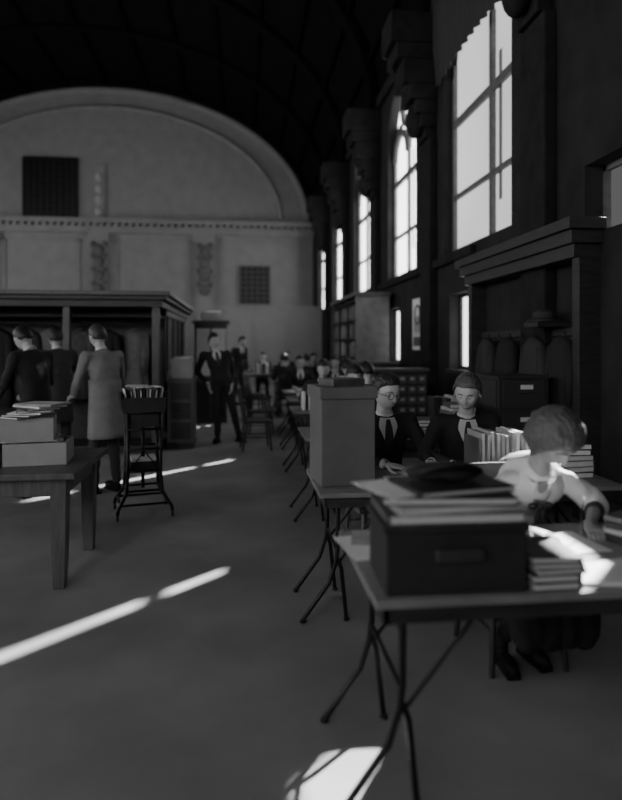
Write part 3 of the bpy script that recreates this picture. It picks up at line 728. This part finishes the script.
# ------------------------------------------------------------------ things on tables
T=.76
b=MB(); b.box((.70,2.10,T+.10),(.47,.30,.20),'book_dark',-.03); b.box((.70,2.10,T+.213),(.49,.32,.026),'book_dark',-.03)
b.bx(.62,.78,1.925,1.945,T+.11,T+.15,'steel')
b.build('document_case',bevel=.006)
b=MB(); z=T+.226
for (w,l,h,rz,c,dx,dy) in ((.46,.30,.034,-.02,'book_grey',0,0),(.43,.29,.024,.07,'book_pale',.01,.0),(.45,.30,.026,-.1,'book_dark',-.01,.01),(.36,.26,.020,.2,'book_dark',.03,.02)):
    b.book((.70+dx,2.10+dy,z),(w,l,h),rz,c); z+=h
b.box((.53,2.12,z-.018),(.2,.27,.003),'paper',.35)
b.build('folio_books',bevel=.002)
b=MB(); rings=[]
for i in range(9):
    t=i/8; row=[]
    for k in range(20):
        a=2*math.pi*k/20; r=math.sin(math.pi*(.06+.88*t))**.5; nn=noise.noise(V((i*.6,math.cos(a)*1.5,math.sin(a)*1.5)))
        row.append(V((.58+.26*t,2.13+.09*r*math.cos(a)*(1+.3*nn),z+.034+.030*r*math.sin(a)*(1+.3*nn))))
    rings.append(row)
b.loft(rings,'suit'); b.tube([(.6,2.07,z+.04),(.66,2.03,z+.07),(.76,2.03,z+.07),(.82,2.07,z+.04)],.008,'black',8); b.build('leather_satchel')
b=MB(); zz=T
for k in range(5):
    h=random.uniform(.018,.028); b.book((1.045+random.uniform(-.01,.01),2.06,zz),(.17,.24,h),math.pi+random.uniform(-.12,.12),random.choice(['book_dark','book_grey'])); zz+=h
b.build('small_book_pile',bevel=.001)
def sheets(name,lst,z=T):
    b=MB()
    for i,(x,y,w,l,rz,m) in enumerate(lst): b.box((x,y,z+.001+i*.0016),(w,l,.0014),m,rz)
    return b.build(name)
sheets('loose_papers',[(.50,2.45,.2,.3,.15,'paper'),(.56,2.55,.21,.2,-.2,'book_pale'),(1.32,2.40,.22,.26,.1,'paper'),(1.15,2.48,.22,.26,-.3,'book_pale'),(1.9,2.42,.21,.28,.3,'paper')])
b=MB(); b.box((1.27,2.05,T+.006),(.24,.20,.012),'paper',-.15); b.box((1.42,2.08,T+.005),(.24,.22,.010),'paper',.25); b.build('open_folder',bevel=.002)
b=MB(); zz=T+.002
for k,(c,rz) in enumerate((('book_dark',.5),('book_pale',.42),('book_dark',.6),('book_grey',.5))):
    b.book((1.66,2.36,zz),(.22,.28,.026),rz,c); zz+=.026
b.build('notebook_pile',bevel=.001)
b=MB(); rz=.12; c=V((.59,3.66,T))
b.box(c+V((0,0,.25)),(.32,.30,.50),'carton',rz); b.box(c+V((0,0,.535)),(.345,.33,.07),'carton',rz)
b.box(c+V((0,0,.59)),(.22,.18,.045),'book_grey',.4)
b.build('transfer_file_box',bevel=.006)
b=MB()
for k in range(11): b.box((1.40+k*.030,3.60,T+.15+random.uniform(-.01,.012)),(.018,.24,.28+random.uniform(-.02,.02)),random.choice(['book_pale','paper','book_pale','carton_pale']),R=Matrix.Rotation(random.uniform(-.05,.05),3,'Y'))
b.bx(1.37,1.385,3.48,3.72,T,T+.26,'wood_mid'); b.bx(1.735,1.75,3.48,3.72,T,T+.26,'wood_mid'); b.bx(1.37,1.75,3.48,3.72,T,T+.008,'wood_mid')
b.build('upright_folders')
b=MB(); zz=T
for k in range(6): b.book((2.0,3.7,zz),(.24,.3,.035),random.uniform(-.2,.2),random.choice(['book_grey','book_dark','book_pale'])); zz+=.035
b.build('reference_books',bevel=.001)
sheets('writing_papers',[(1.12,3.78,.22,.26,.3,'paper'),(.95,3.62,.2,.24,-.1,'paper'),(1.22,3.52,.2,.2,-.1,'paper'),(1.6,3.86,.22,.22,-.1,'paper')])
b=MB(); b.ell((1.25,3.68,T+.038),(.036,.036,.034),'book_grey'); b.tube([(1.25,3.68,T+.06),(1.255,3.68,T+.08)],.003,'wood_dark',6); b.build('apple')
def pile(name,x,y,z,n,w=.24,l=.3,h=.035):
    b=MB(); zz=z
    for k in range(n):
        hh=h*random.uniform(.7,1.2); b.book((x+random.uniform(-.01,.01),y,zz),(w*random.uniform(.85,1),l*random.uniform(.85,1),hh),random.uniform(-.25,.25),random.choice(['book_grey','book_dark','book_pale','book_dark'])); zz+=hh
    b.build(name,bevel=.001)
def upright(name,x,y,z,n,h=.28):
    b=MB(); xx=x
    for k in range(n):
        t=random.uniform(.025,.05); hh=h*random.uniform(.85,1.05); b.bx(xx,xx+t-.003,y-.11,y+.11,z,z+hh,random.choice(['book_grey','book_pale','book_dark','paper'])); xx+=t
    b.build(name,bevel=.002)
pile('stacked_books',2.0,5.6,T,8); pile('stacked_books',1.7,5.6,T,4); upright('row_of_books',1.85,5.95,T,8,.3)
pile('stacked_books',.8,5.6,T,3); upright('row_of_books',.75,7.75,T,6,.26); pile('stacked_books',1.2,7.7,T,5)
upright('row_of_books',1.75,9.5,T,7,.3); pile('stacked_books',.95,9.5,T,4)
sheets('desk_papers',[(.90,10.85,.25,.35,.1,'paper'),(1.1,11.0,.22,.3,-.2,'paper'),(1.6,11.0,.22,.3,-.2,'paper')]); upright('row_of_books',1.7,10.8,T,8)
pile('stacked_books',.95,14.4,T,5); upright('row_of_books',1.5,14.4,T,12,.32); upright('row_of_books',.3,17.7,T,14,.3); sheets('desk_papers',[(-.1,17.8,.4,.4,0,'paper'),(1.1,17.8,.5,.4,0,'paper')])
upright('row_of_books',-.5,20.8,T,12,.3); pile('stacked_books',.6,20.8,T,8)
chair((.36,13.2,0),math.radians(100),False,'wood_mid'); chair((.3,14.5,0),math.radians(85),False,'wood_mid')
chair((.22,9.4,0),math.radians(95),False,'wood_dark')

# ------------------------------------------------------------------ light
w=bpy.data.worlds.new('World'); scene.world=w; w.use_nodes=True
w.node_tree.nodes['Background'].inputs[0].default_value=(.8,.8,.8,1); w.node_tree.nodes['Background'].inputs[1].default_value=.05
L=bpy.data.lights.new('sun','SUN'); L.energy=14; L.angle=math.radians(.8); lo=bpy.data.objects.new('sun',L); scene.collection.objects.link(lo)
d=V((-.7071,-.7071,-.70)); lo.rotation_euler=d.to_track_quat('-Z','Y').to_euler(); lo.location=(12,20,15)

# ------------------------------------------------------------------ camera
cam=bpy.data.cameras.new('camera'); co=bpy.data.objects.new('camera',cam); scene.collection.objects.link(co)
co.location=(0,0,1.57); co.rotation_euler=(math.radians(90),0,math.radians(-6.35))
cam.sensor_fit='VERTICAL'; cam.sensor_height=36; cam.lens=620*36/800; cam.shift_y=-55/800
cam.clip_start=.05; cam.clip_end=200
cam.dof.use_dof=True; cam.dof.focus_distance=4.4; cam.dof.aperture_fstop=.8
scene.camera=co
scene.view_settings.view_transform='AgX'
scene.view_settings.exposure=1.45
